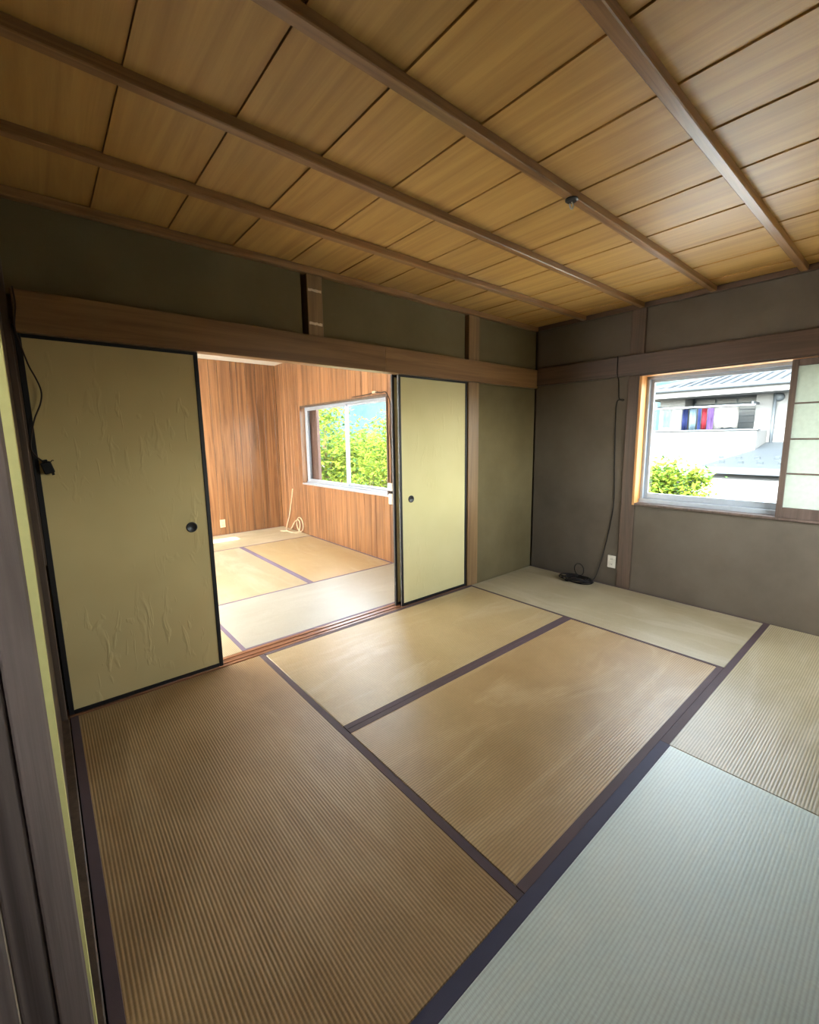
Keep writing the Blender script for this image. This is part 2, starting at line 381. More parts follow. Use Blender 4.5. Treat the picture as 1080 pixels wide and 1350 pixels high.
box('jamb_lining', (-.014, .10, WY1-.02, WY1, WZ0-.018, WZ1+.018), 'frame_fresh', w1)
box('head_lining', (-.014, .10, WY0, WY1, WZ1, WZ1+.018), 'frame_fresh', w1)
box('sill_lining', (-.016, .085, WY0, WY1, WZ0-.018, WZ0), 'shoji_wood', w1)
fr = box('outer_frame', (.085, .14, WY0, WY0-.022, WZ0-.01, WZ1), 'aluminium', w1)
box('outer_frame', (.085, .14, WY1, WY1+.022, WZ0-.01, WZ1), 'aluminium', w1)
box('outer_frame', (.085, .14, WY0, WY1, WZ1-.022, WZ1+.01), 'aluminium', w1)
box('outer_frame', (.070, .14, WY0, WY1, WZ0-.01, WZ0+.032), 'aluminium', w1)
def sash(root, axis, p, a0, a1, z0, z1, mat='aluminium', sw=.026, bw=.045, gm='glass'):
    """one glazed sash; axis 'x' = plane of constant x = p, spanning y a0..a1"""
    e = empty('sash', (p, (a0+a1)/2, z0) if axis == 'x' else ((a0+a1)/2, p, z0)); e.parent = root; e.location = Vector(e.location)-wloc(root)
    def b(n, aa, ab, za, zb, th, m):
        ex = (p-th/2, p+th/2, aa, ab, za, zb) if axis == 'x' else (aa, ab, p-th/2, p+th/2, za, zb)
        return box(n, ex, m, e, .002 if m != 'glass' else 0)
    lo, hi = min(a0, a1), max(a0, a1)
    b('stile', lo, lo+sw, z0, z1, .022, mat); b('stile', hi-sw, hi, z0, z1, .022, mat)
    b('rail', lo+sw, hi-sw, z0, z0+bw, .022, mat); b('rail', lo+sw, hi-sw, z1-.024, z1, .022, mat)
    b('pane', lo+sw, hi-sw, z0+bw, z1-.024, .004, gm)
sash(w1, 'x', .125, WY0-.022, -1.93, WZ0+.032, WZ1-.022)
sash(w1, 'x', .10, -1.90, WY1+.022, WZ0+.032, WZ1-.022)

# paper screen over the right half of the window
sh = empty('shoji_screen', (.0, -2.35, WZ0)); tag(sh, 'white paper screen with thin dark muntins beside the window view', 'paper screen')
sy0, sy1 = -1.893, -2.815
for n, e in (('stile', (-.012, .018, sy0, sy0-.032, WZ0, 1.752)), ('stile', (-.012, .018, sy1, sy1+.032, WZ0, 1.752)),
             ('rail', (-.012, .018, sy0-.032, sy1+.032, 1.712, 1.752)), ('rail', (-.012, .018, sy0-.032, sy1+.032, WZ0, .812))):
    box(n, e, 'shoji_wood', sh)
for z in (1.482, 1.258, 1.035): box('muntin', (-.006, .006, sy0-.032, sy1+.032, z-.005, z+.005), 'shoji_wood', sh, .001)
for y in (-2.2, -2.5): box('muntin', (-.005, .005, y-.005, y+.005, .812, 1.712), 'shoji_wood', sh, .001)
box('paper', (.0065, .0075, sy0-.03, sy1+.03, .81, 1.714), 'shoji_paper', sh, 0)
struct('trim_11', (-.018, .03, WY0+.02, YF, WZ1+.001, 1.770), 'beam_y', 'narrow timber head strip just above the window lining', 'trim')

# ------------------------------------------------------------------ wall behind the camera with the balcony opening
wf = empty('wall_front', (-1.85, YF, 0)); tag(wf, 'plaster wall with a waist-high window behind the viewpoint', 'wall', None, 'structure')
OX0, OX1, OS, OZ = -1.80, -.50, .85, 1.75
for e in ((-3.8, OX0, YF, YF-.10, -.18, 2.45), (-4.45, -3.8, YF, YF-.10, -.18, 2.45), (-5.0, -4.45, YF, YF-.10, -.18, 1.35), (-5.0, -4.45, YF, YF-.10, 1.9, 2.45), (OX1, .2, YF, YF-.10, -.18, 2.45), (OX0, OX1, YF, YF-.10, OZ, 2.45), (OX0, OX1, YF, YF-.10, -.18, OS)):
    box('plaster_panel', e, 'plaster', wf)

w2 = empty('window_2', (-1.6, YF-.06, OS)); tag(w2, 'waist-high aluminium window behind the viewpoint', 'window', None, 'structure')
box('outer_frame', (OX0, OX0+.03, YF-.03, YF-.1, OS, OZ), 'aluminium', w2); box('outer_frame', (OX1-.03, OX1, YF-.03, YF-.1, OS, OZ), 'aluminium', w2)
sash(w2, 'y', YF-.05, OX0+.03, (OX0+OX1)/2+.015, OS, OZ-.01); sash(w2, 'y', YF-.08, (OX0+OX1)/2-.015, OX1-.03, OS, OZ-.01)

# ------------------------------------------------------------------ left wall: plaster stretch, doorway jamb close to the camera, passage
wl = empty('wall_left', (-3.8, -.8, 0)); tag(wl, 'dark timber-lined left wall seen edge-on beside the doorway', 'wall', None, 'structure')
box('plaster_panel', (-3.90, -3.752, -1.44, -.01, -.056, 2.45), 'post_dark_z', wl)
box('plaster_panel', (-3.90, -3.76, -1.44, YF-.05, 1.80, 2.45), 'plaster', wl)
struct('baseboard_left', (-3.80, -3.7235, -1.62, -.012, -.056, .004), 'post_dark_z', 'brown timber threshold strip along the left edge of the mats', 'baseboard')
JY = -1.56
j1 = struct('trim_12', (-3.7865, -3.7385, JY, JY+.12, -.056, 2.3), 'weathered', 'weathered grey-brown door jamb stile next to the pale strip', 'jamb', .004)
j2 = struct('trim_13', (-3.835, -3.7895, JY+.004, JY+.12, -.056, 2.3), 'weathered', 'weathered grey-brown jamb stile beyond the dark vertical gap', 'jamb', .004)
j3 = struct('trim_14', (-3.90, -3.8385, JY+.0, JY+.12, -.056, 2.3), 'weathered', 'outermost weathered jamb stile at the picture edge', 'jamb', .004)
bm = bmesh.new(); prism(bm, [(-3.7385, JY+.004, -.05), (-3.7365, JY+.004, -.05), (-3.7260, JY+.004, 1.10), (-3.7245, JY+.004, 2.3), (-3.7385, JY+.004, 2.3)], (0, .05, 0))
tag(obj('trim_15', bm, 'pale_strip'), 'pale yellow-green strip between jamb and mats', 'trim', None, 'structure')
bm = bmesh.new(); addbox(bm, -3.8385, -3.8365, JY+.006, JY+.05, -.056, 2.3)
tag(obj('trim_16', bm, 'tape'), 'thin pale line between the two outer jamb stiles', 'trim', None, 'structure')
for i, e in enumerate(((-5.0, -4.9, YF-.1, .0, -.18, 2.45), (-4.9, -3.9, -.9, -.8, -.18, 2.45))):
    struct('wall_passage', e, 'plaster', ('plaster side wall of the passage beyond the doorway', 'plaster end wall of the passage beyond the doorway')[i], 'wall')

# ------------------------------------------------------------------ tatami mats
G1 = 'tatami mats of the main room'; G2 = 'tatami mats of the panelled room'
def mat(x0, x1, y0, y1, long, kind, label, group, hcol='heri_brown', hw=.030, dz=0.0):
    x0, x1 = min(x0, x1), max(x0, x1); y0, y1 = min(y0, y1), max(y0, y1)
    e = empty('tatami_mat', ((x0+x1)/2, (y0+y1)/2, -.055)); tag(e, label, 'tatami mat', group)
    g = .0012; x0 += g; x1 -= g; y0 += g; y1 -= g
    bm = bmesh.new(); addbox(bm, x0, x1, y0, y1, -.055, dz, bev=.003)
    obj('rush_surface', bm, 'rush_%s_%s' % (kind, 'y' if long == 'x' else 'x'), e)
    rects = ((x0, x1, y0, y0+hw), (x0, x1, y1-hw, y1)) if long == 'x' else ((x0, x0+hw, y0, y1), (x1-hw, x1, y0, y1))
    for i, (a, b, c, d) in enumerate(rects):
        bm = bmesh.new()
        if long == 'x': addbox(bm, a, b, c-(.0008 if i == 0 else 0), d+(.0008 if i == 1 else 0), -.02, dz+.0014, bev=.0007)
        else: addbox(bm, a-(.0008 if i == 0 else 0), b+(.0008 if i == 1 else 0), c, d, -.02, dz+.0014, bev=.0007)
        obj('cloth_border', bm, hcol, e)
xA, xB, xM, yA, yB = -.922, -2.780, -1.808, -.950, -1.900
mat(xA, -.002, -.002, yB, 'y', 'pale', 'tatami mat along the window wall with black cable coil on it', G1, hw=.018)
mat(xB, xA, -.002, yA, 'x', 'straw', 'glossy tan tatami mat just in front of the narrow pale door', G1, dz=.001)
mat(xB, xA, yA, yB, 'x', 'tan', 'tan tatami mat in the middle, enclosed by other mats', G1)
mat(XL, xB, -.002, yB, 'y', 'brown', 'brown tatami mat in front of the wide wrinkled door', G1, dz=-.001)
mat(xM, -.002, yB, YF+.005, 'x', 'pale', 'greyish-tan tatami mat below the paper screen', G1, hw=.034)
mat(XL, xM, yB, YF+.005, 'x', 'green', 'fresh pale green tatami mat nearest the viewer', G1, 'heri_navy', .040, .0015)
mat(-2.84, X2, .116, 1.03, 'x', 'sheen', 'shiny tatami mat with whitish sheen in its colour just beyond the floor track', G2, 'heri_violet', .02)
mat(-3.44, -2.84, .116, 2.0, 'y', 'pale', 'tatami mat in the panelled room beside the wide door edge', G2, 'heri_violet', .026)
mat(-2.84, -1.925, 1.03, 2.84, 'y', 'pale', 'pale tatami mat across the violet border from the window side', G2, 'heri_violet', .026)
mat(-1.925, X2, 1.03, 2.84, 'y', 'straw', 'tan tatami mat under the window of the panelled room', G2, 'heri_violet', .026)
mat(-2.84, X2, 2.84, Y2, 'x', 'pale', 'farthest tatami mat, along the panelled end wall', G2, 'heri_violet', .012)
mat(-3.44, -2.84, 2.0, Y2, 'y', 'pale', 'far corner tatami mat mostly behind the wide door', G2, 'heri_violet', .026)

# ------------------------------------------------------------------ panelled room
RY0, RY1, RZ0, RZ1 = 1.09, 2.99, .715, 1.72
pr = empty('wall_inner_right', (X2, 2.0, 0)); tag(pr, 'wood-panelled wall with the garden window', 'wall', None, 'structure')
pf = empty('wall_inner_far', (-2.3, Y2, 0)); tag(pf, 'wood-panelled end wall with the beige socket', 'wall', None, 'structure')
widths = [.10, .15, .09, .13, .11, .17, .08, .12, .14]
def boards(a0, a1, fn):
    a = a0; i = 0
    while a < a1-.02:
        b = min(a+widths[i % len(widths)], a1)
        if a1-b < .03: b = a1
        fn(a, b); a = b; i += 1
g_ = .0022
def rb(a, b):
    for z0, z1 in ((0, RZ0-.02), (RZ1+.02, H2)) if b > RY0-.02 and a < RY1+.02 else ((0, H2),):
        piece('panel_board', (X2, X2+.012, a+g_, b-g_, z0, z1), 'panel_wood', pr, .002)
boards(.118, RY0-.02, rb); boards(RY0-.02, RY1+.02, rb); boards(RY1+.02, Y2, rb)
boards(-3.44, X2, lambda a, b: piece('panel_board', (a+g_, b-g_, Y2, Y2+.012, 0, H2), 'panel_wood', pf, .002))
for e in ((X2+.012, X2+.11, .115, RY0-.02, -.18, 2.5), (X2+.012, X2+.11, RY1+.02, Y2+.12, -.18, 2.5), (X2+.012, X2+.11, RY0-.02, RY1+.02, -.18, RZ0-.02), (X2+.012, X2+.11, RY0-.02, RY1+.02, RZ1+.02, 2.5)):
    box('wall_core', e, 'dark_core', pr, 0)
box('wall_core', (-3.9, X2+.11, Y2+.012, Y2+.12, -.18, 2.5), 'dark_core', pf, 0)
struct('ceiling', (-3.9, X2+.1, .09, Y2+.1, H2, H2+.06), 'white_ceiling', 'plain white ceiling of the panelled room', 'ceiling')
wil = empty('wall_inner_left', (-3.8, 2.0, 0)); tag(wil, 'wall of the panelled room hidden behind the wide sliding door', 'wall', None, 'structure')
for e in ((-3.9, -3.6, .1, .2, -.18, 2.5), (-3.6, -3.45, .1, .3, -.18, 2.5), (-3.6, -3.45, 3.1, 3.30, -.18, 2.5), (-3.6, -3.45, 3.50, 3.87, -.18, 2.5), (-3.6, -3.45, .3, 3.1, 2.1, 2.5), (-3.6, -3.45, 3.30, 3.50, 2.30, 2.5), (-3.6, -3.45, .3, 3.1, -.18, .0), (-3.6, -3.45, 3.3, 3.5, -.18, .0)):
    box('plaster_panel', e, 'plaster', wil)
w4 = empty('window_4', (-3.53, 1.55, 0)); tag(w4, 'glazed balcony doors hidden behind the wide sliding door', 'window', None, 'structure')
sash(w4, 'x', -3.52, .3, 1.71, 0, 2.1, gm='frosted'); sash(w4, 'x', -3.55, 1.69, 3.1, 0, 2.1, gm='frosted')

w3 = empty('window_3', (X2+.05, 2.05, RZ0)); tag(w3, 'two-pane aluminium window looking onto green leaves', 'window', None, 'structure')
for n, e, m in (('jamb_lining', (X2-.012, X2+.08, RY0-.02, RY0, RZ0-.02, RZ1+.02), 'post_dark_z'), ('jamb_lining', (X2-.012, X2+.08, RY1, RY1+.02, RZ0-.02, RZ1+.02), 'panel_wood'),
                ('head_lining', (X2-.012, X2+.08, RY0, RY1, RZ1, RZ1+.02), 'post_dark_z'), ('sill_lining', (X2-.014, X2+.06, RY0-.02, RY1+.02, RZ0-.02, RZ0), 'aluminium'),
                ('outer_frame', (X2+.06, X2+.12, RY0, RY0+.02, RZ0-.01, RZ1), 'aluminium'), ('outer_frame', (X2+.06, X2+.12, RY1-.02, RY1, RZ0-.01, RZ1), 'aluminium'),
                ('outer_frame', (X2+.06, X2+.12, RY0, RY1, RZ1-.02, RZ1), 'aluminium'), ('outer_frame', (X2+.05, X2+.12, RY0, RY1, RZ0-.01, RZ0+.02), 'aluminium')):
    box(n, e, m, w3)
sash(w3, 'x', X2+.105, RY0+.02, 2.01, RZ0+.02, RZ1-.02, bw=.03); sash(w3, 'x', X2+.08, 1.98, RY1-.02, RZ0+.02, RZ1-.02, bw=.03)
bm = bmesh.new(); addbox(bm, X2+.13, X2+.17, 2.80, 3.25, RZ0-.05, RZ1+.06, bev=.003)
rs = obj('rain_shutter', bm, 'shutter_brown'); tag(rs, 'dull pink-brown storm shutter edge outside the garden window', 'shutter')

# ------------------------------------------------------------------ small things
def socket(name, c, n, mat_, label, two=True):
    """wall socket plate at c on a wall; n = 'x' wall of constant x (faces -x) or 'y' (faces -y)"""
    e = empty(name, c); tag(e, label, 'socket')
    def b(nm, da0, da1, dz0, dz1, d0, d1, m, bev):
        ex = (c[0]-d1, c[0]-d0, c[1]+da0, c[1]+da1, c[2]+dz0, c[2]+dz1) if n == 'x' else (c[0]+da0, c[0]+da1, c[1]-d1, c[1]-d0, c[2]+dz0, c[2]+dz1)
        bm = bmesh.new(); addbox(bm, *ex, bev=bev); return obj(nm, bm, m, e)
    b('cover_plate', -.035, .035, -.055, .055, 0, .008, mat_, .003)
    for dz in (-.022, .022):
        b('outlet', -.014, .014, dz-.013, dz+.013, .008, .011, mat_, .001)
        for da in (-.006, .006): b('slot', da-.0014, da+.0014, dz-.006, dz+.006, .0105, .0115, 'black_rubber', 0)
    return e
socket('wall_socket', (.0145, -.818, .208), 'x', 'white_plastic', 'white double wall socket low beside the dark post')
socket('wall_socket', (-1.85, Y2+.0005, .16), 'y', 'beige_plastic', 'beige wall socket on the wood-panelled end wall')

# two pale paper marks on the short strut
for i, z in enumerate((2.182, 1.990)):
    bm = bmesh.new(); n = 7
    top = [(-2.366+.088*k/n, -.0012, z+.006+random.uniform(-.002, .003)) for k in range(n+1)]; bot = [(-2.366+.088*k/n, -.0012, z-.007+random.uniform(-.003, .002)) for k in range(n, -1, -1)]
    prism(bm, top+bot, (0, .0022, 0))
    tag(obj('paper_scrap', bm, 'tape', None, (-2.32, 0, z)), ('upper torn pale paper scrap on the short strut above the doorway', 'lower torn pale paper scrap on the short strut above the doorway')[i], 'paper scrap', 'paper scraps on the strut')

# cable with plug hanging over the wrinkled door
pts = [(-3.706, -.034, 1.92), (-3.704, -.034, 1.85), (-3.716, -.034, 1.765), (-3.708, -.022, 1.707), (-3.690, -.014, 1.618), (-3.672, -.010, 1.565), (-3.660, -.008, 1.512), (-3.668, -.008, 1.46), (-3.696, -.006, 1.39), (-3.716, -.004, 1.305), (-3.719, -.004, 1.262), (-3.704, -.006, 1.232), (-3.682, -.010, 1.208)]
cb = empty('hanging_cable', (-3.71, -.02, 1.75)); tag(cb, 'dark cable with black plug box dangling over the wrinkled door', 'cable')
bm = bmesh.new(); tube(bm, spline(pts, 6), .0030, 8); obj('wire', bm, 'cable_brown', cb, smooth=True)
bm = bmesh.new(); addbox(bm, -.019, .019, -.012, .012, -.026, .026, bev=.004); addbox(bm, -.010, .010, -.008, .008, .026, .036, bev=.002); addbox(bm, .004, .014, -.006, .006, -.036, -.024, bev=.001)
bmesh.ops.rotate(bm, verts=bm.verts, cent=(0, 0, 0), matrix=Matrix.Rotation(math.radians(-14), 3, 'Y')); bmesh.ops.translate(bm, verts=bm.verts, vec=(-3.674, -.006, 1.184))
obj('plug', bm, 'black_rubber', cb)
bm = bmesh.new(); tube(bm, spline([(-3.663, -.012, 1.208), (-3.655, -.014, 1.216), (-3.650, -.014, 1.214)], 4), .0022, 6); obj('wire_end', bm, 'cable_brown', cb, smooth=True)

# black cable up the window wall, coiled on the mat
bc = empty('black_cable', (-.13, -.56, 0)); tag(bc, 'black cable running down the dark wall into a coil on the mat', 'cable')
up = [(-.030, -.790, 1.93), (-.031, -.792, 1.80), (-.008, -.797, 1.74), (.006, -.797, 1.66), (.008, -.802, 1.60), (.008, -.832, 1.578), (.008, -.842, 1.585), (.008, -.815, 1.588), (.008, -.782, 1.55), (.009, -.786, 1.30), (.009, -.796, 1.00), (.009, -.808, .747), (.008, -.790, .546), (.005, -.748, .302), (-.010, -.705, .085), (-.05, -.68, .014), (-.12, -.66, .009)]
bm = bmesh.new(); tube(bm, spline(up, 6), .0036, 8); obj('wire', bm, 'black_rubber', bc, smooth=True)
for k in range(7):
    bm = bmesh.new(); c0 = Vector((-.135+random.uniform(-.012, .012), -.575+random.uniform(-.03, .03), .0085+.0062*k)); ra, rb_ = random.uniform(.055, .075), random.uniform(.105, .15)
    ring = [c0+Vector((ra*math.cos(a)-.35*rb_*math.sin(a)*.4, rb_*math.sin(a), .003*math.sin(3*a+k))) for a in [2*math.pi*i/28 for i in range(28)]]
    ring.append(ring[0]); tube(bm, ring, .0042, 7); obj('loop', bm, 'black_rubber', bc, smooth=True)
bm = bmesh.new(); ring = [Vector((-.035+.03*math.cos(a)*.4, -.545+.052*math.cos(a), .085+.055*math.sin(a))) for a in [2*math.pi*i/28-1.57 for i in range(29)]]
tube(bm, ring, .0034, 7); obj('loop', bm, 'black_rubber', bc, smooth=True)
bm = bmesh.new(); addbox(bm, -.20, -.165, -.53, -.50, .003, .024, bev=.003); obj('plug', bm, 'black_rubber', bc)

# cream cable in the corner of the panelled room
cc = empty('cream_cable', (-1.05, 3.35, 0)); tag(cc, 'cream cable looped in the corner below the garden window', 'cable')
pts = [(X2-.006, 3.35, .60), (X2-.008, 3.40, .44), (X2-.012, 3.48, .22), (X2-.03, 3.54, .06), (X2-.10, 3.42, .016), (X2-.15, 3.22, .016), (X2-.08, 3.10, .016), (X2-.03, 3.12, .10), (X2-.012, 3.20, .17), (X2-.01, 3.32, .13), (X2-.03, 3.40, .03), (X2-.12, 3.30, .016), (X2-.22, 3.36, .016)]
bm = bmesh.new(); tube(bm, spline(pts, 8), .007, 8); obj('wire', bm, 'cream_cable', cc, smooth=True)
bm = bmesh.new(); pts = [(X2-.012, 3.16+.10*math.cos(a), .11+.10*math.sin(a)) for a in [2*math.pi*i/24 for i in range(25)]]; tube(bm, pts, .006, 8); obj('loop', bm, 'cream_cable', cc, smooth=True)

# white handset box with cable at the near edge of the garden window
hb = empty('wall_handset', (X2, 1.02, .62)); tag(hb, 'small white box hanging on a wire beside the garden window', 'box')
for n, e, m in (('body', (X2-.035, X2-.002, .985, 1.065, .765, .845), 'white_plastic'), ('lower_body', (X2-.03, X2-.002, .995, 1.055, .625, .735), 'white_plastic'), ('bracket', (X2-.02, X2-.001, 1.01, 1.04, .73, .77), 'black_rubber')):
    box(n, e, m, hb, .006)
bm = bmesh.new(); tube(bm, spline([(X2-.012, 1.02, .84), (X2-.008, 1.015, 1.1), (X2-.008, 1.03, 1.4), (X2-.02, 1.0, 1.62), (X2-.03, 1.05, 1.745), (X2-.025, 1.15, 1.755), (X2-.03, 1.26, 1.765), (X2-.02, 1.42, 1.755), (X2-.015, 1.7, 1.752)], 6), .0055, 8); obj('wire', bm, 'cable_brown', hb, smooth=True)
bm = bmesh.new(); addbox(bm, X2-.035, X2-.015, 1.23, 1.29, 1.757, 1.780, bev=.003); obj('clip', bm, 'tape', hb)

# lamp hook on the ceiling batten
hk = empty('ceiling_hook', (-1.885, -1.43, H-.032)); tag(hk, 'small dark metal lamp hook under the middle ceiling batten', 'hook')
bm = bmesh.new(); lathe(bm, [(0, 0), (.026, 0), (.026, -.006), (.020, -.010), (0, -.010)], (-1.885, -1.428, H-.0315), (0, 0, 1), 24); obj('base_plate', bm, 'black_metal', hk, smooth=False)
bm = bmesh.new(); tube(bm, [(-1.885+.013*math.cos(a), -1.428, H-.056+.013*math.sin(a)) for a in [math.radians(90-22*i) for i in range(14)]], .0032, 8); obj('hook_ring', bm, 'aluminium', hk, smooth=True)

# ------------------------------------------------------------------ outside: ground, hills, house, trees
struct('ground', (-40, 120, -60, 130, -3.4, -3.0), 'earth', 'bare ground outside below the upper-floor windows', 'ground', 0)
def hill(name, pts, label):
    """ridge: list of (x, y, height); slopes forward and back"""
    bm = bmesh.new(); rows = []
    for (x, y, h) in pts:
        d = Vector((x+3.7, y+2.5, 0)).normalized(); r = []
        for k in range(9):
            u = k/8; p = Vector((x, y, 0)) + d*(-30*(1-u)) ; r.append(bm.verts.new((p.x+random.uniform(-1, 1), p.y+random.uniform(-1, 1), -3+(h+3)*(u**.8)+random.uniform(-.5, .5))))
        r.append(bm.verts.new(Vector((x, y, -3))+d*30)); rows.append(r)
    for a, b in zip(rows, rows[1:]):
        for k in range(len(a)-1): bm.faces.new((a[k], b[k], b[k+1], a[k+1]))
    tag(obj(name, bm, 'hill_hazed', None, smooth=True), label, 'hill', None, 'structure')
hill('hill', [(110*math.sin(math.radians(a))-3.7, 110*math.cos(math.radians(a))-2.5, 26+4*math.sin(a*.35)+random.uniform(-1, 1)) for a in range(20, 112, 4)], 'wooded hills coloured with blue-green haze far behind the house and garden')

# added bounce roof just under the main window (out of sight below the sill, throws light up to the ceiling)
lr = empty('bounce_roof', (.9, -1.6, .1)); tag(lr, 'added pale light-bouncing roof, unseen below the main window', 'roof', None, 'structure')
for k in range(9):
    bm = bmesh.new(); ya = 1.0-.6*k; prism(bm, [(.13, ya, .40), (.13, ya-.59, .40), (3.9, ya-.59, .06), (3.9, ya, .06)], (0, 0, -.03)); obj('bounce_sheet', bm, 'bounce_metal', lr)
# neighbouring house
hs = empty('neighbour_house', (11, -1, -3)); tag(hs, 'white two-storey house with grey tiled roof seen through the main window', 'building')
FX = 10.0
def hb_(n, e, m, bev=.01): return box(n, e, m, hs, bev)
hb_('wall', (FX, 16, 2.62, -7, -3, 1.42), 'house_white'); hb_('wall', (FX, 16, .40, -7, 1.42, 2.5), 'house_white')
hb_('wall', (FX, 16, 2.62, 1.98, 1.42, 2.5), 'house_white'); hb_('wall', (FX, 16, 1.98, .40, 2.33, 2.5), 'house_white'); hb_('wall', (FX+.6, 16, 1.98, .40, 1.42, 2.33), 'house_trim')
# balcony window behind the laundry
wd = hb_('window', (FX+.5, FX+.6, 1.90, .45, 1.43, 2.30), 'house_trim')
for a, b in ((1.86, 1.40), (1.36, .92), (.88, .48)): box('pane', (FX+.49, FX+.51, a, b, 1.46, 2.06), 'house_dark', wd, .004)
for a, b in ((1.86, 1.40), (1.36, .92), (.88, .48)): box('pane', (FX+.49, FX+.51, a, b, 2.12, 2.26), 'house_dark', wd, .004)
for z in (1.62, 1.78, 1.94): box('glazing_bar', (FX+.47, FX+.49, .88, .48, z-.012, z+.012), 'house_trim', wd, .002)
# balcony
hb_('balcony_wall', (9.0, 9.12, 2.62, .12, .22, 1.40), 'house_white'); hb_('balcony_floor', (9.06, FX, 2.62, .12, .50, .62), 'house_white'); hb_('balcony_wall', (9.12, FX, 2.62, 2.50, .50, 1.40), 'house_white'); hb_('balcony_wall', (9.12, FX, .24, .12, .50, 1.40), 'house_white')
hb_('balcony_coping', (8.96, 9.16, 2.66, .08, 1.385, 1.42), 'house_trim')
bm = bmesh.new(); tube(bm, [(9.5, 2.55, 2.02), (9.5, .3, 2.0)], .018, 8); obj('drying_pole', bm, 'aluminium', hs, smooth=True)
for yy in (2.5, .35): hb_('pole_bracket', (9.47, FX, yy-.02, yy+.02, 2.02, 2.08), 'house_trim', .004)
# main roof: hip at the near corner, eave board, ribs
ec = Vector((9.35, 2.85, 2.47)); hp = Vector((15.0, -.25, 3.66))
bm = bmesh.new(); prism(bm, [ec, (9.35, -8, 2.47), (15.0, -8, 3.66), hp], (0, 0, -.05)); obj('roof', bm, 'roof_grey', hs)
bm = bmesh.new(); prism(bm, [ec, hp, (20.6, -.25, 3.66), (20.6, 2.85, 2.47)], (0, 0, -.05)); obj('roof', bm, 'roof_grey', hs)
hb_('eave_board', (9.30, 9.40, 2.9, -8, 2.27, 2.44), 'house_white'); hb_('soffit', (9.36, FX+.1, 2.85, -8, 2.27, 2.31), 'house_white'); hb_('eave_board', (9.36, 20.6, 2.78, 2.88, 2.27, 2.44), 'house_white')
bm = bmesh.new(); tube(bm, [(9.24, 2.95, 2.47), (9.24, -8, 2.44)], .055, 10); obj('gutter', bm, 'house_trim', hs, smooth=True)
rr = bmesh.new(); y = 2.6
while y > -4:
    t1 = min(1.0, (2.85-y)/3.1) ; x1 = 9.35+5.65*t1; tube(rr, [(9.33, y, 2.49), (x1, y, 2.49+1.19*t1)], .035, 6); y -= .24
o = obj('tile_ribs', rr, 'roof_grey', hs); o['kind'] = 'stuff'
bm = bmesh.new(); tube(bm, [ec+Vector((0, 0, .03)), hp+Vector((0, 0, .03))], .08, 8); obj('hip_ridge', bm, 'roof_grey', hs, smooth=True)
bm = bmesh.new(); lathe(bm, [(0, .10), (.07, .09), (.10, .04), (.10, 0), (0, 0)], (FX, -.05, 2.17), (-1, 0, 0), 16); obj('vent_cap', bm, 'house_trim', hs, smooth=True)
bm = bmesh.new(); tube(bm, [(FX-.06, .02, 2.3), (FX-.06, .02, .9)], .035, 8); obj('downpipe', bm, 'house_trim', hs, smooth=True)
# lower roof with snow guards
bm = bmesh.new(); prism(bm, [(7.0, .70, .62), (7.0, -6, .64), (10.0, -6, 1.10), (10.0, .10, 1.10), (9.0, .12, .94)], (0, 0, -.06)); obj('lower_roof', bm, 'roof_grey', hs)
for r in range(2):
    for k in range(9):
        x = 7.45+.5*r; y = .3-.33*k+.15*r; z = .62+(x-7)*.155
        piece('snow_guard', (x, x+.03, y, y+.10, z, z+.06), 'house_dark', hs, .004)
hb_('lower_fascia', (6.92, 7.02, .72, -6, .50, .63), 'house_trim')
hb_('ground_floor_wall', (7.5, 10, .40, -6, -3, .50), 'house_white')
bm = bmesh.new(); prism(bm, [(6.2, .56, .12), (6.2, -6, .10), (7.45, -6, .52), (7.45, .38, .52)], (0, 0, -.05)); obj('porch_roof', bm, 'house_white', hs)
hb_('porch_wall', (6.5, 7.5, .5, -6, -3, .06), 'house_dark')
hb_('side_wall', (9.5, 9.99, 2.7, .4, -3, .5), 'house_dark')

# laundry
def cloth(y0, y1, z0, z1, mat_, label, x=9.5):
    bm = bmesh.new(); n = 8; rows = []
    for i in range(n+1):
        u = i/n; yy = y0+(y1-y0)*u; dx = .03*math.sin(u*9+y0*5); rows.append([bm.verts.new((x+dx*(1 if z != z1 else .3), yy, z)) for z in (z1, (z0+z1)/2, z0+random.uniform(-.02, .02))])
    for a, b in zip(rows, rows[1:]):
        for k in range(2): bm.faces.new((a[k], b[k], b[k+1], a[k+1]))
    bmesh.ops.solidify(bm, geom=bm.faces[:], thickness=.012)
    tag(obj('laundry', bm, mat_, None, (x, (y0+y1)/2, z1), True), label, 'laundry', 'laundry drying on the balcony of the white house')
cloth(2.32, 2.16, 1.50, 1.968, 'cloth_teal', 'small grey-teal garment at the far end of the balcony laundry')
cloth(2.10, 1.90, 1.42, 1.968, 'cloth_pale', 'pale blue towel beside the dark garment on the balcony')
cloth(1.86, 1.72, 1.40, 1.968, 'cloth_navy', 'navy garment between two pale blue towels on the balcony')
cloth(1.70, 1.52, 1.40, 1.968, 'cloth_pale', 'pale blue towel beside the red garment on the balcony')
cloth(1.50, 1.42, 1.42, 1.968, 'cloth_navy', 'narrow navy garment against the red garment on the balcony')
cloth(1.41, 1.29, 1.42, 1.968, 'cloth_red', 'red garment among the balcony laundry')
cloth(1.28, 1.14, 1.42, 1.968, 'cloth_purple', 'purple garment beside the white sheet on the balcony')
cloth(1.13, .62, 1.46, 1.968, 'cloth_white', 'large white sheet hanging on the balcony')

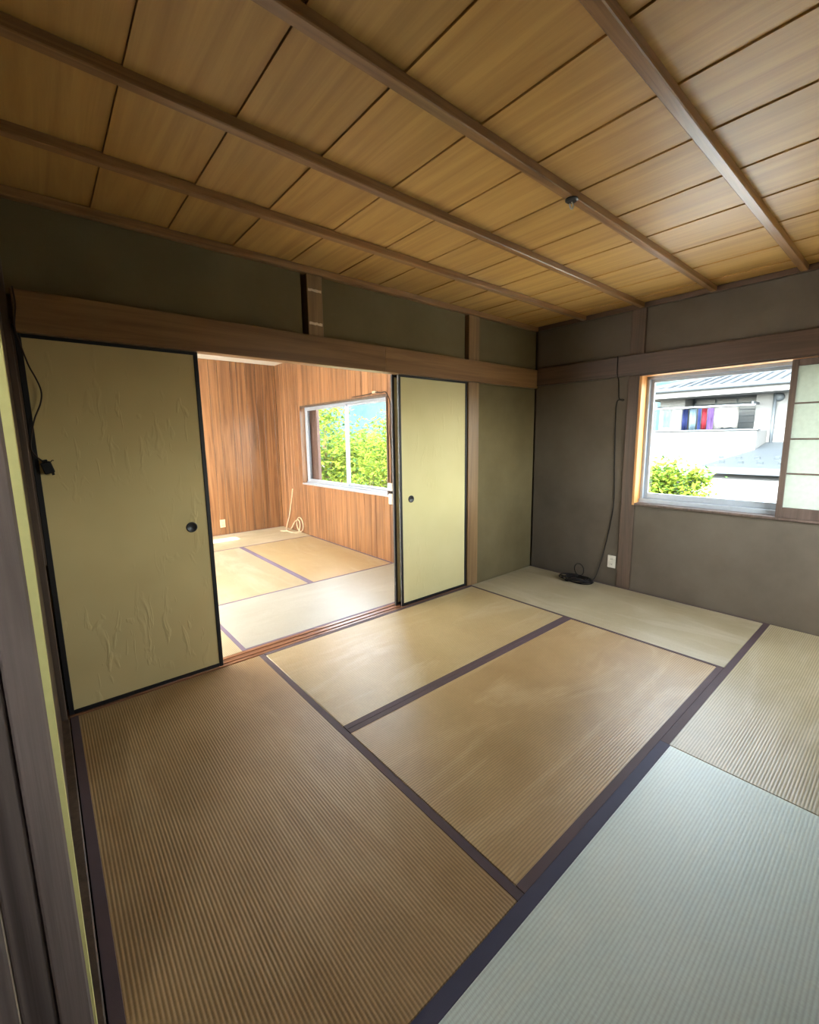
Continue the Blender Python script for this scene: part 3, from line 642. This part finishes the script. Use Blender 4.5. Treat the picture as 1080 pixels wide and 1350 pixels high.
# trees
def tree(name, base, crown, rad, nleaf, mats, label, leaf=.12, group=None, clumps=26):
    e = empty(name, base); tag(e, label, 'tree', group)
    B = Vector(base); C = Vector(crown)
    bm = bmesh.new(); mid = (B+C)/2+Vector((random.uniform(-.2, .2), random.uniform(-.2, .2), 0))
    p = spline([B, mid, C], 5); tube(bm, p, [.11-.08*i/(len(p)-1) for i in range(len(p))], 8); obj('trunk', bm, 'bark', e, smooth=True)
    cl = []
    for k in range(clumps):
        while 1:
            d = Vector((random.uniform(-1, 1), random.uniform(-1, 1), random.uniform(-1, 1)))
            if .35 < d.length < 1: break
        cl.append(C+Vector((d.x*rad[0], d.y*rad[1], d.z*rad[2])))
    for c in cl[:9]:
        bm = bmesh.new(); s = B.lerp(C, random.uniform(.5, .9)); pp = spline([s, (s+c)/2+Vector((0, 0, -.1)), c], 4)
        tube(bm, pp, [.035-.027*i/(len(pp)-1) for i in range(len(pp))], 6); obj('branch', bm, 'bark', e, smooth=True)
    bm = bmesh.new()
    for i in range(nleaf):
        c = random.choice(cl); r = Vector((random.gauss(0, .34), random.gauss(0, .34), random.gauss(0, .28)))*min(rad)*.75
        o_ = c+r; a = Vector((random.uniform(-1, 1), random.uniform(-1, 1), random.uniform(-.7, .3))).normalized()
        b = a.cross(Vector((random.uniform(-.4, .4), random.uniform(-.4, .4), 1))).normalized(); s = leaf*random.uniform(.6, 1.25); nn = a.cross(b)
        v = [bm.verts.new(q) for q in (o_, o_+a*s*.45+b*s*.28+nn*s*.06, o_+a*s, o_+a*s*.45-b*s*.28+nn*s*.06)]
        mi = random.choices((0, 1, 2), (5, 3, 1.2))[0]
        for f in (bm.faces.new((v[0], v[1], v[2])), bm.faces.new((v[0], v[2], v[3]))): f.material_index = mi
    o = obj('foliage', bm, mats, e); o['kind'] = 'stuff'
LM = ['leaf_light', 'leaf_mid', 'leaf_dark']
tree('garden_tree', (1.7, 7.1, -3), (1.7, 7.2, 1.15), (1.0, 1.1, 1.3), 5200, LM, 'yellow-green leafy tree filling the far pane of the garden window', .13, 'trees outside the garden window')
tree('garden_tree', (8.2, 14.5, -3), (8.2, 14.6, -.4), (1.75, 1.7, 2.05), 5200, LM, 'low leafy tree at the middle of the garden window', .23, 'trees outside the garden window')
tree('garden_tree', (5.6, 9.0, -3), (5.6, 9.0, .75), (.95, 1.2, 1.45), 4600, LM, 'leafy tree at the near edge of the garden window', .15, 'trees outside the garden window')
tree('garden_tree', (14.9, 27.6, -3), (14.9, 27.7, -.9), (5.2, 4.0, 2.7), 4800, LM[::-1], 'darker tree standing back behind the garden trees', .45, 'trees outside the garden window')
tree('garden_bush', (4.75, .42, -3), (4.75, .46, .30), (.5, .62, .60), 6500, LM, 'bright green bush top at the lower corner of the main window', .10)
